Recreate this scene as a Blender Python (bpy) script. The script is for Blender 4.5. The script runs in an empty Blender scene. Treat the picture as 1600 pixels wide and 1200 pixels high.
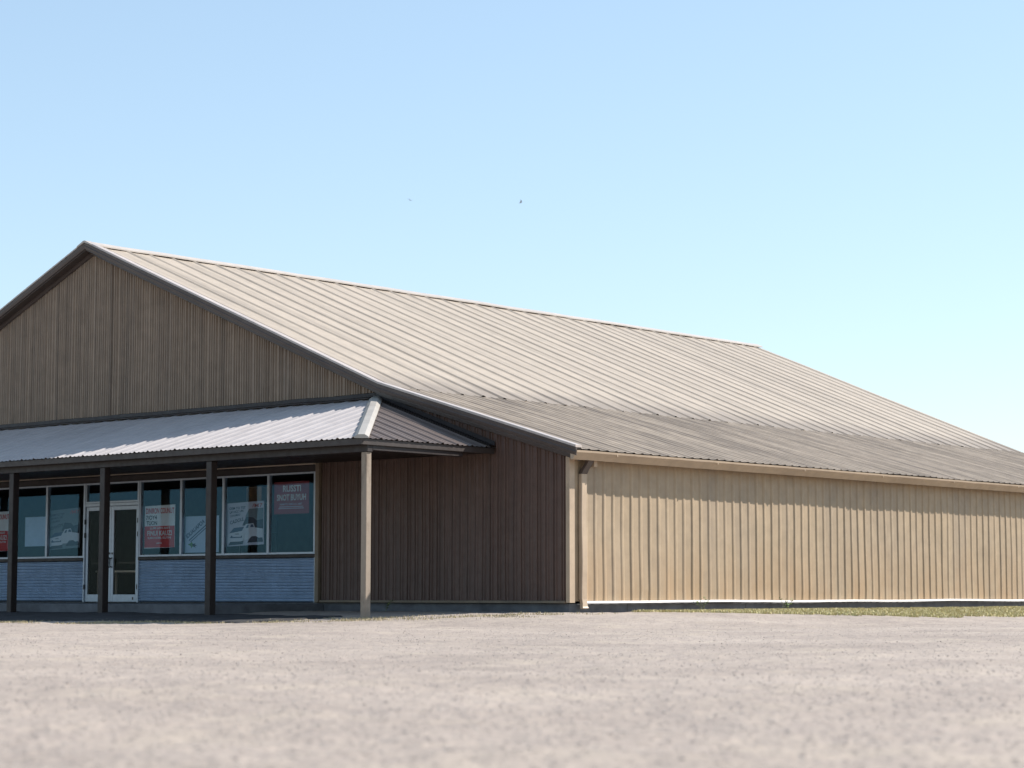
import bpy, math, random
import numpy as np
from mathutils import Vector, Matrix, noise as mn

random.seed(7)
rng = np.random.default_rng(11)
C = bpy.context.scene.collection

# ------------------------------------------------------------------ dimensions (metres)
XR, ZR = -14.0, 8.453            # ridge
XK, ZK = -4.641, 4.616           # break between the steep and the shallow roof, right side
XE, ZE = 0.36, 3.154             # eave edge, right side
XKL, XEL = 2 * XR - XK, 2 * XR - XE
OV = 0.30                        # rake overhang in front of the gable
L = 26.2                         # length of the building
GZ = 0.18                        # ground level at the wall
PX, PY, PZ = -1.78, -3.60, 3.275   # porch eave: right edge, front edge, height
AX, AZ = -4.97, 4.405            # top of the porch hip on the wall
SLAB = 0.33

def rake_z(x):
    if x > XK: return ZK + (x - XK) * (ZE - ZK) / (XE - XK)
    if x >= XR: return ZR + (x - XR) * (ZK - ZR) / (XK - XR)
    return rake_z(2 * XR - x)

# ------------------------------------------------------------------ materials
def new_mat(name):
    m = bpy.data.materials.new(name); m.use_nodes = True
    nt = m.node_tree
    b = nt.nodes['Principled BSDF']
    return m, nt, b

def N(nt, kind, **kw):
    n = nt.nodes.new(kind)
    for k, v in kw.items():
        if k.startswith('i_'):
            n.inputs[k[2:].replace('_', ' ')].default_value = v
        else: setattr(n, k, v)
    return n

def ramp(nt, fac, stops):
    r = nt.nodes.new('ShaderNodeValToRGB')
    el = r.color_ramp.elements
    while len(el) < len(stops): el.new(0.5)
    for e, (p, c) in zip(el, stops):
        e.position = p; e.color = (*c, 1) if len(c) == 3 else c
    nt.links.new(fac, r.inputs['Fac'])
    return r

def mixc(nt, fac, a, b, mode='MIX'):
    m = nt.nodes.new('ShaderNodeMix'); m.data_type = 'RGBA'; m.blend_type = mode
    if isinstance(fac, (int, float)): m.inputs[0].default_value = fac
    else: nt.links.new(fac, m.inputs[0])
    for s, v in ((6, a), (7, b)):
        if isinstance(v, tuple): m.inputs[s].default_value = (*v, 1)
        else: nt.links.new(v, m.inputs[s])
    return m.outputs[2]

def coords(nt, scale=(1, 1, 1)):
    g = nt.nodes.new('ShaderNodeNewGeometry')
    mp = nt.nodes.new('ShaderNodeMapping'); mp.inputs['Scale'].default_value = scale
    nt.links.new(g.outputs['Position'], mp.inputs['Vector'])
    return mp.outputs['Vector']

def nz(nt, vec, scale=1.0, detail=4, rough=0.55):
    n = nt.nodes.new('ShaderNodeTexNoise')
    n.inputs['Scale'].default_value = scale; n.inputs['Detail'].default_value = detail
    n.inputs['Roughness'].default_value = rough
    nt.links.new(vec, n.inputs['Vector'])
    return n.outputs['Fac']

def weathered(name, base, dirt, streak=(1, 1, 1), amount=0.5, rough=0.55, metal=0.0, fine=0.08, seam=None, spec=0.4, lo=0.45, hi=0.8):
    """painted sheet metal: base colour, long streaks of dirt, fine blotches"""
    m, nt, b = new_mat(name)
    f1 = nz(nt, coords(nt, streak), 1.0, 5, 0.6)
    r1 = ramp(nt, f1, [(lo, (0, 0, 0)), (hi, (1, 1, 1))])
    mul = N(nt, 'ShaderNodeMath', operation='MULTIPLY'); mul.inputs[1].default_value = amount
    nt.links.new(r1.outputs[0], mul.inputs[0])
    c1 = mixc(nt, mul.outputs[0], base, dirt)
    f2 = nz(nt, coords(nt, (3.1, 3.1, 3.1)), 1.0, 6, 0.65)
    r2 = ramp(nt, f2, [(0.25, (1 - fine * 3,) * 3), (0.75, (1 + fine,) * 3)])
    c2 = mixc(nt, 1.0, c1, r2.outputs[0], 'MULTIPLY')
    nt.links.new(c2, b.inputs['Base Color'])
    b.inputs['Roughness'].default_value = rough
    b.inputs['Metallic'].default_value = metal
    b.inputs['Specular IOR Level'].default_value = spec
    f3 = nz(nt, coords(nt, (9, 9, 9)), 1.0, 3, 0.6)
    rr = ramp(nt, f3, [(0.3, (rough - 0.08,) * 3), (0.7, (rough + 0.1,) * 3)])
    nt.links.new(rr.outputs[0], b.inputs['Roughness'])
    return m

def plain(name, col, rough=0.6, metal=0.0, var=0.12, scale=6.0):
    m, nt, b = new_mat(name)
    f = nz(nt, coords(nt, (scale,) * 3), 1.0, 5, 0.6)
    r = ramp(nt, f, [(0.3, tuple(c * (1 - var) for c in col)), (0.7, tuple(min(1, c * (1 + var)) for c in col))])
    nt.links.new(r.outputs[0], b.inputs['Base Color'])
    b.inputs['Roughness'].default_value = rough; b.inputs['Metallic'].default_value = metal
    return m

def seamed_wall(name, base, dirt, seams, axis, **kw):
    """weathered sheet with a few darker sheet joints at given positions"""
    m = weathered(name, base, dirt, **kw)
    nt = m.node_tree; b = nt.nodes['Principled BSDF']
    prev = b.inputs['Base Color'].links[0].from_socket
    g = nt.nodes.new('ShaderNodeNewGeometry'); sp = nt.nodes.new('ShaderNodeSeparateXYZ')
    nt.links.new(g.outputs['Position'], sp.inputs[0])
    tot = None
    for s, w in seams:
        a = N(nt, 'ShaderNodeMath', operation='COMPARE'); a.inputs[1].default_value = s; a.inputs[2].default_value = w
        nt.links.new(sp.outputs[axis], a.inputs[0])
        if tot is None: tot = a.outputs[0]
        else:
            mx = N(nt, 'ShaderNodeMath', operation='MAXIMUM')
            nt.links.new(tot, mx.inputs[0]); nt.links.new(a.outputs[0], mx.inputs[1]); tot = mx.outputs[0]
    ml = N(nt, 'ShaderNodeMath', operation='MULTIPLY'); ml.inputs[1].default_value = 0.28
    nt.links.new(tot, ml.inputs[0])
    nt.links.new(mixc(nt, ml.outputs[0], prev, tuple(c * 0.4 for c in dirt)), b.inputs['Base Color'])
    return m

TAN = (0.365, 0.272, 0.174)
M = {}
M['side'] = weathered('tan_wall_sheet', TAN, (0.235, 0.185, 0.138), (0.6, 1.1, 0.14), 0.5, 0.5, fine=0.07, lo=0.46, hi=0.74)
def splash(m, col, top):
    nt = m.node_tree; b = nt.nodes['Principled BSDF']; prev = b.inputs['Base Color'].links[0].from_socket
    g = nt.nodes.new('ShaderNodeNewGeometry'); sp = nt.nodes.new('ShaderNodeSeparateXYZ'); nt.links.new(g.outputs['Position'], sp.inputs[0])
    mr = nt.nodes.new('ShaderNodeMapRange'); mr.inputs[1].default_value = 0.35; mr.inputs[2].default_value = top; mr.inputs[3].default_value = 1; mr.inputs[4].default_value = 0
    nt.links.new(sp.outputs[2], mr.inputs[0])
    f = ramp(nt, nz(nt, coords(nt, (1, 1.6, 0.5)), 1.0, 5, 0.65), [(0.35, (0, 0, 0)), (0.7, (1, 1, 1))])
    mu = N(nt, 'ShaderNodeMath', operation='MULTIPLY'); nt.links.new(mr.outputs[0], mu.inputs[0]); nt.links.new(f.outputs[0], mu.inputs[1])
    nt.links.new(mixc(nt, mu.outputs[0], prev, col), b.inputs['Base Color'])
splash(M['side'], (0.36, 0.235, 0.13), 1.7)
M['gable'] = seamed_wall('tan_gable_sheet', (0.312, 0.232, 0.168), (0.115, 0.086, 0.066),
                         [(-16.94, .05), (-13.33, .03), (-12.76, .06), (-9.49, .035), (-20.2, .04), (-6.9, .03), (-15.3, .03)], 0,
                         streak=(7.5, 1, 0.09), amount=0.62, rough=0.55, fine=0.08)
M['brown'] = weathered('brown_wall_sheet', (0.112, 0.066, 0.050), (0.050, 0.031, 0.025), (7.0, 1, 0.10), 0.7, 0.5, fine=0.08)
M['roof'] = weathered('tan_roof_sheet', (0.395, 0.330, 0.262), (0.225, 0.187, 0.148), (0.08, 2.9, 0.08), 0.75, 0.55, fine=0.05, lo=0.46, hi=0.76, spec=0.25)
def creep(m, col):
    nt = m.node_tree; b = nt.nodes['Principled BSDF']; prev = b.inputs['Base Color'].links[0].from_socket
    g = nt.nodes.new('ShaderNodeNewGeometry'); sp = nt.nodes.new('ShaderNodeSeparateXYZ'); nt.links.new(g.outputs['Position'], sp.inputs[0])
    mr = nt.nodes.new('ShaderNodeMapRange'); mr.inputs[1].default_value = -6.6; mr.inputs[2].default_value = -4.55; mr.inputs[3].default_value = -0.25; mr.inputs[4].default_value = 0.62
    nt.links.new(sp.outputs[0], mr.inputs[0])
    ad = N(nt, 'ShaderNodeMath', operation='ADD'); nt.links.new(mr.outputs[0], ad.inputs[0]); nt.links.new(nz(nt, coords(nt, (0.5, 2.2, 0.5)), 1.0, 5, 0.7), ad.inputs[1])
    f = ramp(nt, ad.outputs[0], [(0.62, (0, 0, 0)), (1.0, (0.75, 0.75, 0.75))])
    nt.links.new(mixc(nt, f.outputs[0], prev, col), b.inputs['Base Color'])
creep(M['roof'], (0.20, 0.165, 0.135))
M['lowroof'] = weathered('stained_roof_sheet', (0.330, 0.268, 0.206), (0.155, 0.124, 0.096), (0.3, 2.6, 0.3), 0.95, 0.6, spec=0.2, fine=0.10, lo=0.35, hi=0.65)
M['cap'] = weathered('ridge_cap_paint', (0.47, 0.41, 0.355), (0.33, 0.285, 0.245), (0.5, 0.12, 0.5), 0.6, 0.4, fine=0.05)
M['tantrim'] = weathered('tan_trim_paint', (0.45, 0.34, 0.235), (0.26, 0.19, 0.14), (1.5, 0.7, 1.0), 0.6, 0.5, fine=0.06)
M['rake'] = weathered('shaded_rake_trim', (0.088, 0.066, 0.056), (0.045, 0.034, 0.03), (0.7, 1, 0.7), 0.7, 0.4, fine=0.08)  # same pale trim as the flange; shade is put into this dark colour
M['porchmetal'] = weathered('galvanised_porch_sheet', (0.44, 0.40, 0.385), (0.31, 0.28, 0.275), (1.2, 0.4, 0.5), 0.6, 0.55, metal=0.0, spec=0.25, fine=0.05)
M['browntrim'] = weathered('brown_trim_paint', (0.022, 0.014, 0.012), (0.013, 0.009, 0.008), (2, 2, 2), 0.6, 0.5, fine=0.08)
M['hipsheet'] = weathered('dark_brown_porch_sheet', (0.13, 0.097, 0.08), (0.085, 0.063, 0.054), (0.4, 2.5, 0.4), 0.6, 0.45, fine=0.06)
M['hipcap'] = weathered('pale_hip_cap', (0.39, 0.355, 0.31), (0.28, 0.245, 0.21), (2, 2, 2), 0.6, 0.45, fine=0.06)
M['post'] = weathered('tan_post_paint', (0.31, 0.245, 0.185), (0.12, 0.085, 0.06), (5, 5, 1.6), 0.8, 0.6, fine=0.08, lo=0.52, hi=0.7)
M['galv'] = weathered('galvanised_skirt', (0.30, 0.40, 0.54), (0.21, 0.28, 0.38), (1.2, 1, 3), 0.6, 0.42, metal=0.6, fine=0.06)
M['alu'] = plain('brushed_aluminium', (0.38, 0.43, 0.49), 0.45, 0.6, 0.08, 12)
M['concrete'] = weathered('concrete_slab', (0.13, 0.135, 0.145), (0.07, 0.07, 0.075), (1.3, 1.3, 3), 0.8, 0.85, fine=0.12)
M['fascia'] = weathered('fascia_paint', (0.048, 0.036, 0.031), (0.03, 0.023, 0.02), (2, 2, 2), 0.6, 0.5, fine=0.08)
M['jamb'] = weathered('jamb_paint', (0.19, 0.145, 0.10), (0.10, 0.075, 0.055), (2, 2, 2), 0.6, 0.5, fine=0.08)
M['rail'] = weathered('pale_rail_paint', (0.58, 0.47, 0.38), (0.36, 0.28, 0.22), (1.5, 3, 3), 0.7, 0.6, fine=0.08)
M['flange'] = weathered('rake_flange_paint', (0.50, 0.425, 0.375), (0.32, 0.27, 0.24), (1.2, 1, 1.2), 0.6, 0.35, fine=0.06)
M['white'] = plain('white_paint', (0.78, 0.75, 0.72), 0.5, 0, 0.05)
M['dark'] = plain('dark_interior', (0.05, 0.045, 0.042), 0.8, 0, 0.2)
M['floor'] = plain('interior_floor', (0.09, 0.075, 0.06), 0.5, 0, 0.2, 2)
M['steel'] = plain('dark_hardware', (0.06, 0.06, 0.06), 0.4, 0.6, 0.1)
M['card'] = plain('cardboard', (0.36, 0.23, 0.14), 0.8, 0, 0.1)

def glass_mat(name, tint, refl, k):
    m = bpy.data.materials.new(name); m.use_nodes = True
    nt = m.node_tree; nt.nodes.clear()
    out = nt.nodes.new('ShaderNodeOutputMaterial')
    tr = nt.nodes.new('ShaderNodeBsdfTransparent'); tr.inputs[0].default_value = (*tint, 1)
    gl = nt.nodes.new('ShaderNodeBsdfGlossy'); gl.inputs['Roughness'].default_value = 0.012
    gl.inputs['Color'].default_value = (*refl, 1)
    fr = nt.nodes.new('ShaderNodeFresnel'); fr.inputs['IOR'].default_value = 1.52
    ge = nt.nodes.new('ShaderNodeNewGeometry')
    inv = N(nt, 'ShaderNodeMath', operation='SUBTRACT'); inv.inputs[0].default_value = 1.0
    nt.links.new(ge.outputs['Backfacing'], inv.inputs[1])
    mu = N(nt, 'ShaderNodeMath', operation='MULTIPLY'); nt.links.new(fr.outputs[0], mu.inputs[0]); nt.links.new(inv.outputs[0], mu.inputs[1])
    m2 = N(nt, 'ShaderNodeMath', operation='MULTIPLY', use_clamp=True); nt.links.new(mu.outputs[0], m2.inputs[0]); m2.inputs[1].default_value = k
    # faint unevenness of the float glass
    bp = nt.nodes.new('ShaderNodeBump'); bp.inputs['Strength'].default_value = 0.02; bp.inputs['Distance'].default_value = 0.05
    nt.links.new(nz(nt, coords(nt, (1.3, 1.3, 1.3)), 1.0, 1), bp.inputs['Height']); nt.links.new(bp.outputs[0], gl.inputs['Normal'])
    mx = nt.nodes.new('ShaderNodeMixShader')
    nt.links.new(m2.outputs[0], mx.inputs[0]); nt.links.new(tr.outputs[0], mx.inputs[1]); nt.links.new(gl.outputs[0], mx.inputs[2])
    nt.links.new(mx.outputs[0], out.inputs[0])
    return m
M['glass'] = glass_mat('window_glass', (0.86, 0.90, 0.92), (0.27, 0.60, 0.92), 0.74)
M['doorglass'] = glass_mat('door_glass', (0.85, 0.82, 0.78), (0.45, 0.6, 0.7), 0.22)

# ------------------------------------------------------------------ mesh helpers
class MB:
    def __init__(s): s.v = []; s.f = []
    def add(s, vs, fs):
        o = len(s.v); s.v += [tuple(p) for p in vs]; s.f += [tuple(i + o for i in f) for f in fs]
    def box(s, x0, x1, y0, y1, z0, z1):
        s.add([(x0, y0, z0), (x1, y0, z0), (x1, y1, z0), (x0, y1, z0), (x0, y0, z1), (x1, y0, z1), (x1, y1, z1), (x0, y1, z1)],
              [(0, 3, 2, 1), (4, 5, 6, 7), (0, 1, 5, 4), (1, 2, 6, 5), (2, 3, 7, 6), (3, 0, 4, 7)])
        return s
    def grid(s, rows):
        """rows: list of equally long point lists"""
        n = len(rows[0]); o = len(s.v)
        for r in rows: s.v += [tuple(p) for p in r]
        for j in range(len(rows) - 1):
            for i in range(n - 1):
                a = o + j * n + i
                s.f.append((a, a + 1, a + n + 1, a + n))
        return s
    def sweep(s, path, section, close=True):
        """section: function(point index) -> list of points; joined along the path"""
        secs = [section(i) for i in range(len(path))]
        n = len(secs[0]); o = len(s.v)
        for q in secs: s.v += [tuple(p) for p in q]
        for j in range(len(secs) - 1):
            for i in range(n if close else n - 1):
                a = o + j * n + i; b = o + j * n + (i + 1) % n
                s.f.append((a, b, b + n, a + n))
        if close:
            s.f.append(tuple(o + i for i in range(n))[::-1]); s.f.append(tuple(o + (len(secs) - 1) * n + i for i in range(n)))
        return s
    def prism(s, poly, y0, y1):
        """polygon in x,z extruded along y"""
        n = len(poly)
        s.add([(x, y0, z) for x, z in poly] + [(x, y1, z) for x, z in poly],
              [tuple(range(n)), tuple(range(2 * n - 1, n - 1, -1))] + [(i, i + n, (i + 1) % n + n, (i + 1) % n) for i in range(n)])
        return s
    def tube(s, pts, r, k=8):
        pts = [Vector(p) for p in pts]
        rad = r if isinstance(r, (list, tuple)) else [r] * len(pts)
        def sec(i):
            d = (pts[min(i + 1, len(pts) - 1)] - pts[max(i - 1, 0)]).normalized()
            a = d.cross(Vector((0, 0, 1)) if abs(d.z) < 0.9 else Vector((1, 0, 0))).normalized(); b = d.cross(a)
            return [pts[i] + rad[i] * (math.cos(t) * a + math.sin(t) * b) for t in (2 * math.pi * q / k for q in range(k))]
        return s.sweep(pts, sec)
    def build(s, name, mat, parent=None, smooth=False, fix=True):
        me = bpy.data.meshes.new(name); me.from_pydata(s.v, [], s.f); me.update()
        if fix:
            import bmesh
            bm = bmesh.new(); bm.from_mesh(me); bmesh.ops.recalc_face_normals(bm, faces=bm.faces); bm.to_mesh(me); bm.free()
        if smooth: me.shade_smooth()
        me.materials.append(mat)
        o = bpy.data.objects.new(name, me); C.objects.link(o)
        if parent is not None:
            o.parent = parent
            o.location = -WORLD(parent)
        return o

def WORLD(o):
    v = Vector((0, 0, 0))
    while o is not None: v = v + o.location; o = o.parent
    return v

def tag(o, label=None, cat=None, group=None, kind=None):
    for k, v in (('label', label), ('category', cat), ('group', group), ('kind', kind)):
        if v: o[k] = v
    return o

def empty(name, loc):
    o = bpy.data.objects.new(name, None); o.location = loc; C.objects.link(o); o.empty_display_size = 0.3
    return o

def bevel(o, w=0.006, seg=1):
    m = o.modifiers.new('bevel', 'BEVEL'); m.width = w; m.segments = seg; m.limit_method = 'ANGLE'; m.angle_limit = 0.7
    return o

def rib_profile(u0, u1, pitch, base, top, h, jitter=0.0, phase=0.5, hv=0.0):
    """trapezoidal ribs along u; returns [(u, height)]"""
    out = [(u0, 0.0)]
    n = int((u1 - u0) / pitch) + 1
    for i in range(n):
        c = u0 + (i + phase) * pitch + random.uniform(-jitter, jitter)
        hh = h * (1 + random.uniform(-hv, hv))
        q = [(c - base / 2, 0), (c - top / 2, hh), (c + top / 2, hh), (c + base / 2, 0)]
        if q[0][0] <= out[-1][0] + 0.002 or q[-1][0] >= u1 - 0.002: continue
        out += q
    out.append((u1, 0.0))
    return out

def wave_profile(u0, u1, pitch, h, k=4, hv=0.0):
    n = int((u1 - u0) / pitch); out = []
    for i in range(n):
        a = h * (1 + random.uniform(-hv, hv))
        for j in range(k):
            t = j / k
            out.append((u0 + (i + t) * pitch, a * 0.5 * (1 - math.cos(2 * math.pi * t))))
    out.append((u1, 0.0))
    return out

def can(a, b, seed, amp):
    """slow buckling of thin sheet"""
    return amp * mn.noise(Vector((a * 0.9 + seed, b * 0.55, seed * 1.7))) + amp * 0.5 * mn.noise(Vector((a * 2.3, b * 1.1 + seed, 3.3)))

# ------------------------------------------------------------------ THE BUILDING
bld = empty('metal_building', (-14.0, 13.0, GZ))
tag(bld, 'long tan ribbed metal building with broken-pitch gable roof, brown porch and shop windows', 'building')

def lin(a, b, n): return [a + (b - a) * i / (n - 1) for i in range(n)]

# side wall (sunlit, tan, deep ribs)
prof = [(y, d) for y, d in rib_profile(0.06, L - 0.05, 0.278, 0.118, 0.044, 0.0185, 0.006, hv=0.22)]
rows = []
for z in lin(0.385, 3.12, 14):
    rows.append([(d + can(y, z, 5.0, 0.017) * min(1, (3.12 - z) * 3, (z - 0.38) * 6 + 0.25), y + 0.006 * mn.noise(Vector((y * .4, z * .8, 1))), z) for y, d in prof])
MB().grid(rows).build('side_wall', M['side'], bld, fix=False)
# far-side wall and back wall
rows = [[(-28.0 - d, y, z) for y, d in prof] for z in (0.385, 3.12)]
o = MB().grid(rows).build('side_wall', M['side'], bld, fix=False); o['label'] = 'tan ribbed wall on the hidden side'
bprof = rib_profile(-27.95, -0.05, 0.278, 0.085, 0.034, 0.034)
rows = [[(x, L + d, 0.385) for x, d in bprof], [(x, L + d, rake_z(x) - 0.06) for x, d in bprof]]
MB().grid(rows).build('back_wall', M['side'], bld, fix=False)

# gable wall above the porch
gp = [(-23.1, 0.0)]
_u = -23.06
while _u < AX + 0.16:
    _h = random.choice((0.03, 0.036, 0.042)); _w = random.uniform(0.05, 0.062)
    gp += [(_u, 0), (_u + 0.012, _h), (_u + _w * 0.5, _h), (_u + _w * 0.5 + 0.016, 0)]
    _u += random.choice((0.0735, 0.0735, 0.0735, 0.0735, 0.0735, 0.11))
gp.append((AX + 0.25, 0.0))
nr = 9
rows = []
for j in range(nr):
    t = j / (nr - 1)
    r = []
    for x, d in gp:
        z0 = 4.30; z1 = max(z0 + 0.02, rake_z(x) - 0.10); z = z0 + (z1 - z0) * t
        r.append((x, -d - can(x * 1.4, z, 9.0, 0.010) * (1 if 0 < j < nr - 1 else 0.3), z))
    rows.append(r)
MB().grid(rows).build('gable_wall', M['gable'], bld, fix=False)
# brown lower front wall, right of the shop front
def pair_profile(u0, u1):
    out = [(u0, 0.0)]; c = u0 + 0.05
    while c < u1 - 0.12:
        h = 0.026 * (1 + random.uniform(-.2, .2))
        for off in (0.0, 0.066):
            out += [(c + off - 0.024, 0), (c + off - 0.009, h), (c + off + 0.009, h), (c + off + 0.024, 0)]
        c += 0.196
    return out + [(u1, 0.0)]
lp = pair_profile(-6.50, -0.055)
rows = []
for j in range(12):
    t = j / 11
    r = []
    for x, d in lp:
        z0 = 0.40; z1 = rake_z(x) - 0.10 if x > AX else 4.36
        z = z0 + (z1 - z0) * t
        r.append((x, -d - can(x * 1.2, z, 2.0, 0.014) * (1 if 0 < j < 11 else 0.3), z))
    rows.append(r)
MB().grid(rows).build('front_wall', M['brown'], bld, fix=False)
lp = pair_profile(-27.94, -23.1)
rows = [[(x, -d, 0.40 + (rake_z(x) - 0.10 - 0.40) * t) for x, d in lp] for t in (0, 1)]
o = MB().grid(rows).build('front_wall', M['brown'], bld, fix=False); o['label'] = 'brown ribbed wall at the far left of the porch'
# base trim strip under the brown wall
mb = MB(); mb.box(-6.49, -0.06, -0.062, 0.02, 0.350, 0.398)
bevel(mb.build('base_trim', M['jamb'], bld), 0.004)
# wall over the shop windows (under the porch roof) : brown board
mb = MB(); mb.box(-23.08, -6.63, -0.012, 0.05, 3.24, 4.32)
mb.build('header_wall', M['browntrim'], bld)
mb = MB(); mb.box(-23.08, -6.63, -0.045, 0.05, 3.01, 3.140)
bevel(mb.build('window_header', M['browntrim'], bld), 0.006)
mb = MB()
seg = [-23.08, -19.6, -15.9, -13.3, -10.2, -8.9, -6.60]
for a, b in zip(seg[:-1], seg[1:]):
    j = random.uniform(-.006, .006)
    mb = MB(); mb.box(a, b - 0.004, -0.135 + j, -0.0125, 3.150 + j, 3.222 + j)
    bevel(mb.build('header_rail', M['rail'], bld), 0.005)
mb = MB(); mb.box(-6.628, -6.52, -0.075, 0.06, 0.345, 3.196)
bevel(mb.build('shopfront_jamb', M['jamb'], bld), 0.008)

# foundation
fo = MB()
fo.box(-28.02, -0.025, 0.03, L, -0.3, 0.345)
bevel(fo.build('foundation', M['concrete'], bld), 0.008)
for yj in (1.75, 5.65, 9.5, 14.4, 19.0, 23.2):
    mb = MB(); mb.box(-0.03, -0.022, yj - 0.012, yj + 0.012, 0.0, 0.338); mb.build('expansion_joint', M['steel'], bld)
# base flashing along the side wall (bright drip edge) : slightly wavy
pts = lin(0.30, L, 90)
def fsec(i):
    y = pts[i]; w = 0.022 * mn.noise(Vector((y * 0.33, 2.2, 0))) + 0.004 * mn.noise(Vector((y * 1.7, 9, 0)))
    z = 0.362 + w
    return [(0.012, y, z + 0.030), (0.035, y, z + 0.028), (0.105, y, z + 0.006), (0.105, y, z - 0.012), (0.10, y, z - 0.012), (0.012, y, z + 0.012)]
MB().sweep(pts, fsec).build('base_flashing', M['white'], bld)

# corner trim
mb = MB()
mb.prism([], 0, 0) if False else None
cz = lin(0.36, 3.06, 7)
def csec(i):
    z = cz[i]; w = 0.004 * mn.noise(Vector((0, 0, z * 2)))
    return [(-0.04, -0.012, z), (-0.04, -0.048, z), (-0.02, -0.048 + w, z), (0.05 + w, -0.05, z), (0.05 + w, 0.02, z), (0.05, 0.10, z), (0.008, 0.10, z), (0.008, -0.012, z)]
mb.sweep(cz, csec)
mb.build('corner_trim', M['tantrim'], bld)

# downspout with its bent top and crushed foot
ds = MB()
dz = lin(0.42, 2.72, 8)
def dsec(i):
    z = dz[i]; b = 0.008 * mn.noise(Vector((z * 1.3, 4, 1)))
    y0, y1, x0, x1 = 0.225 + b, 0.385 + b, 0.040, 0.115 + b
    return [(x0, y0, z), (x1 - .012, y0, z), (x1, y0 + .012, z), (x1, y1 - .012, z), (x1 - .012, y1, z), (x0, y1, z)]
ds.sweep(dz, dsec)
dsp = ds.build('downspout', M['tantrim'], bld)
el = MB()
ez = [(2.72, 0.0, 0.0), (2.80, 0.03, 0.02), (2.90, 0.085, 0.06), (3.0, 0.115, 0.08)]
def esec(i):
    z, dx, dy = ez[i]
    return [(0.040 + dx, 0.225 + dy, z), (0.115 + dx, 0.225 + dy, z), (0.115 + dx, 0.385 + dy, z), (0.040 + dx, 0.385 + dy, z)]
el.sweep(ez, esec); el.build('elbow', M['rake'], dsp)  # elbow takes the dark trim colour: its shadow is put into the paint
el = MB()
ez2 = [(0.42, 0, 0.0), (0.35, 0.01, -0.005), (0.285, 0.015, 0.006), (0.25, 0.03, 0.012)]
def esec2(i):
    z, dx, q = ez2[i]
    return [(0.045 + dx, 0.235 - q, z - q * .3), (0.112 + dx, 0.235 - q, z + q), (0.112 + dx, 0.375 + q, z + q), (0.045 + dx, 0.375 + q, z - q * .3)]
el.sweep(ez2, esec2); el.build('crushed_outlet', M['tantrim'], dsp)
mb = MB(); mb.box(0.02, 0.19, 0.50, 0.60, 2.86, 3.02); bevel(mb.build('gutter_bracket', M['tantrim'], bld), 0.006)

# ---- roofs
def roof_slope(xa, za, xb, zb, pitch, base, top, h, mat, name, wob, rowsn=10, y0=-OV + 0.02, y1=L + OV, lap=0.0, phase=0.55, jit=0.006):
    nrm = Vector((-(zb - za), 0, (xb - xa))).normalized()
    if nrm.z < 0: nrm = -nrm
    pr = rib_profile(y0, y1, pitch, base, top, h, jit, phase, 0.12)
    rows = []
    for j in range(rowsn):
        t = j / (rowsn - 1); px = xa + (xb - xa) * t; pz = za + (zb - za) * t
        r = []
        for y, d in pr:
            dd = d + can(y * 0.7, t * 6 + xa, 3.0, wob) + lap
            yy = y + 0.012 * mn.noise(Vector((y * 3.1, t * 2.2, xa)))
            edge = (0.035 * random.uniform(-1, 1) if (j == rowsn - 1 and lap) else 0)
            r.append((px + nrm.x * dd + edge, yy, pz + nrm.z * dd - edge * 0.4))
        rows.append(r)
    mb = MB().grid(rows)
    # deck under the sheet
    k = 0.10
    P = [(xa, za), (xb, zb)]
    q = [(x - nrm.x * 0.02, z - nrm.z * 0.02) for x, z in P] + [(x - nrm.x * k, z - nrm.z * k) for x, z in reversed(P)]
    mb.prism(q, y0 + 0.01, y1 - 0.01)
    return mb.build(name, mat, bld, fix=False)

ux, uz = (XK - XR), (ZK - ZR)
ext = 0.10 / math.hypot(ux, uz)
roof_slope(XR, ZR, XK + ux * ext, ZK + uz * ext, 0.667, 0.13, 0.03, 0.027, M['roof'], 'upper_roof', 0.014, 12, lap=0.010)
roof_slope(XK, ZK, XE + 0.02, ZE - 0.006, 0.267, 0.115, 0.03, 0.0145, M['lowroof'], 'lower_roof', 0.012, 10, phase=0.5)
o = roof_slope(XR, ZR, XKL - ux * ext, ZK + uz * ext, 0.667, 0.13, 0.03, 0.027, M['roof'], 'upper_roof', 0.01, 6, lap=0.010); o['label'] = 'steep roof slope on the hidden side'
o = roof_slope(XKL, ZK, XEL - 0.02, ZE, 0.267, 0.115, 0.03, 0.0145, M['lowroof'], 'lower_roof', 0.008, 4); o['label'] = 'shallow roof slope on the hidden side'

# ridge cap
sl = (ZK - ZR) / (XK - XR)
pts = lin(-OV - 0.03, L + OV + 0.05, 46)
def ridsec(i):
    y = pts[i]; w = 0.012 * mn.noise(Vector((y * 0.5, 0, 7))) + 0.004 * random.uniform(-1, 1)
    wd = 0.25 + 0.012 * random.uniform(-1, 1)
    zt = ZR + 0.072 + w
    return [(XR, y, zt), (XR + 0.05, y, zt - 0.012), (XR + wd, y, zt + sl * wd), (XR + wd, y, zt + sl * wd - 0.03), (XR, y, zt - 0.045),
            (XR - wd, y, zt + sl * wd - 0.03), (XR - wd, y, zt + sl * wd), (XR - 0.05, y, zt - 0.012)]
MB().sweep(pts, ridsec).build('ridge_cap', M['cap'], bld)

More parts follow.
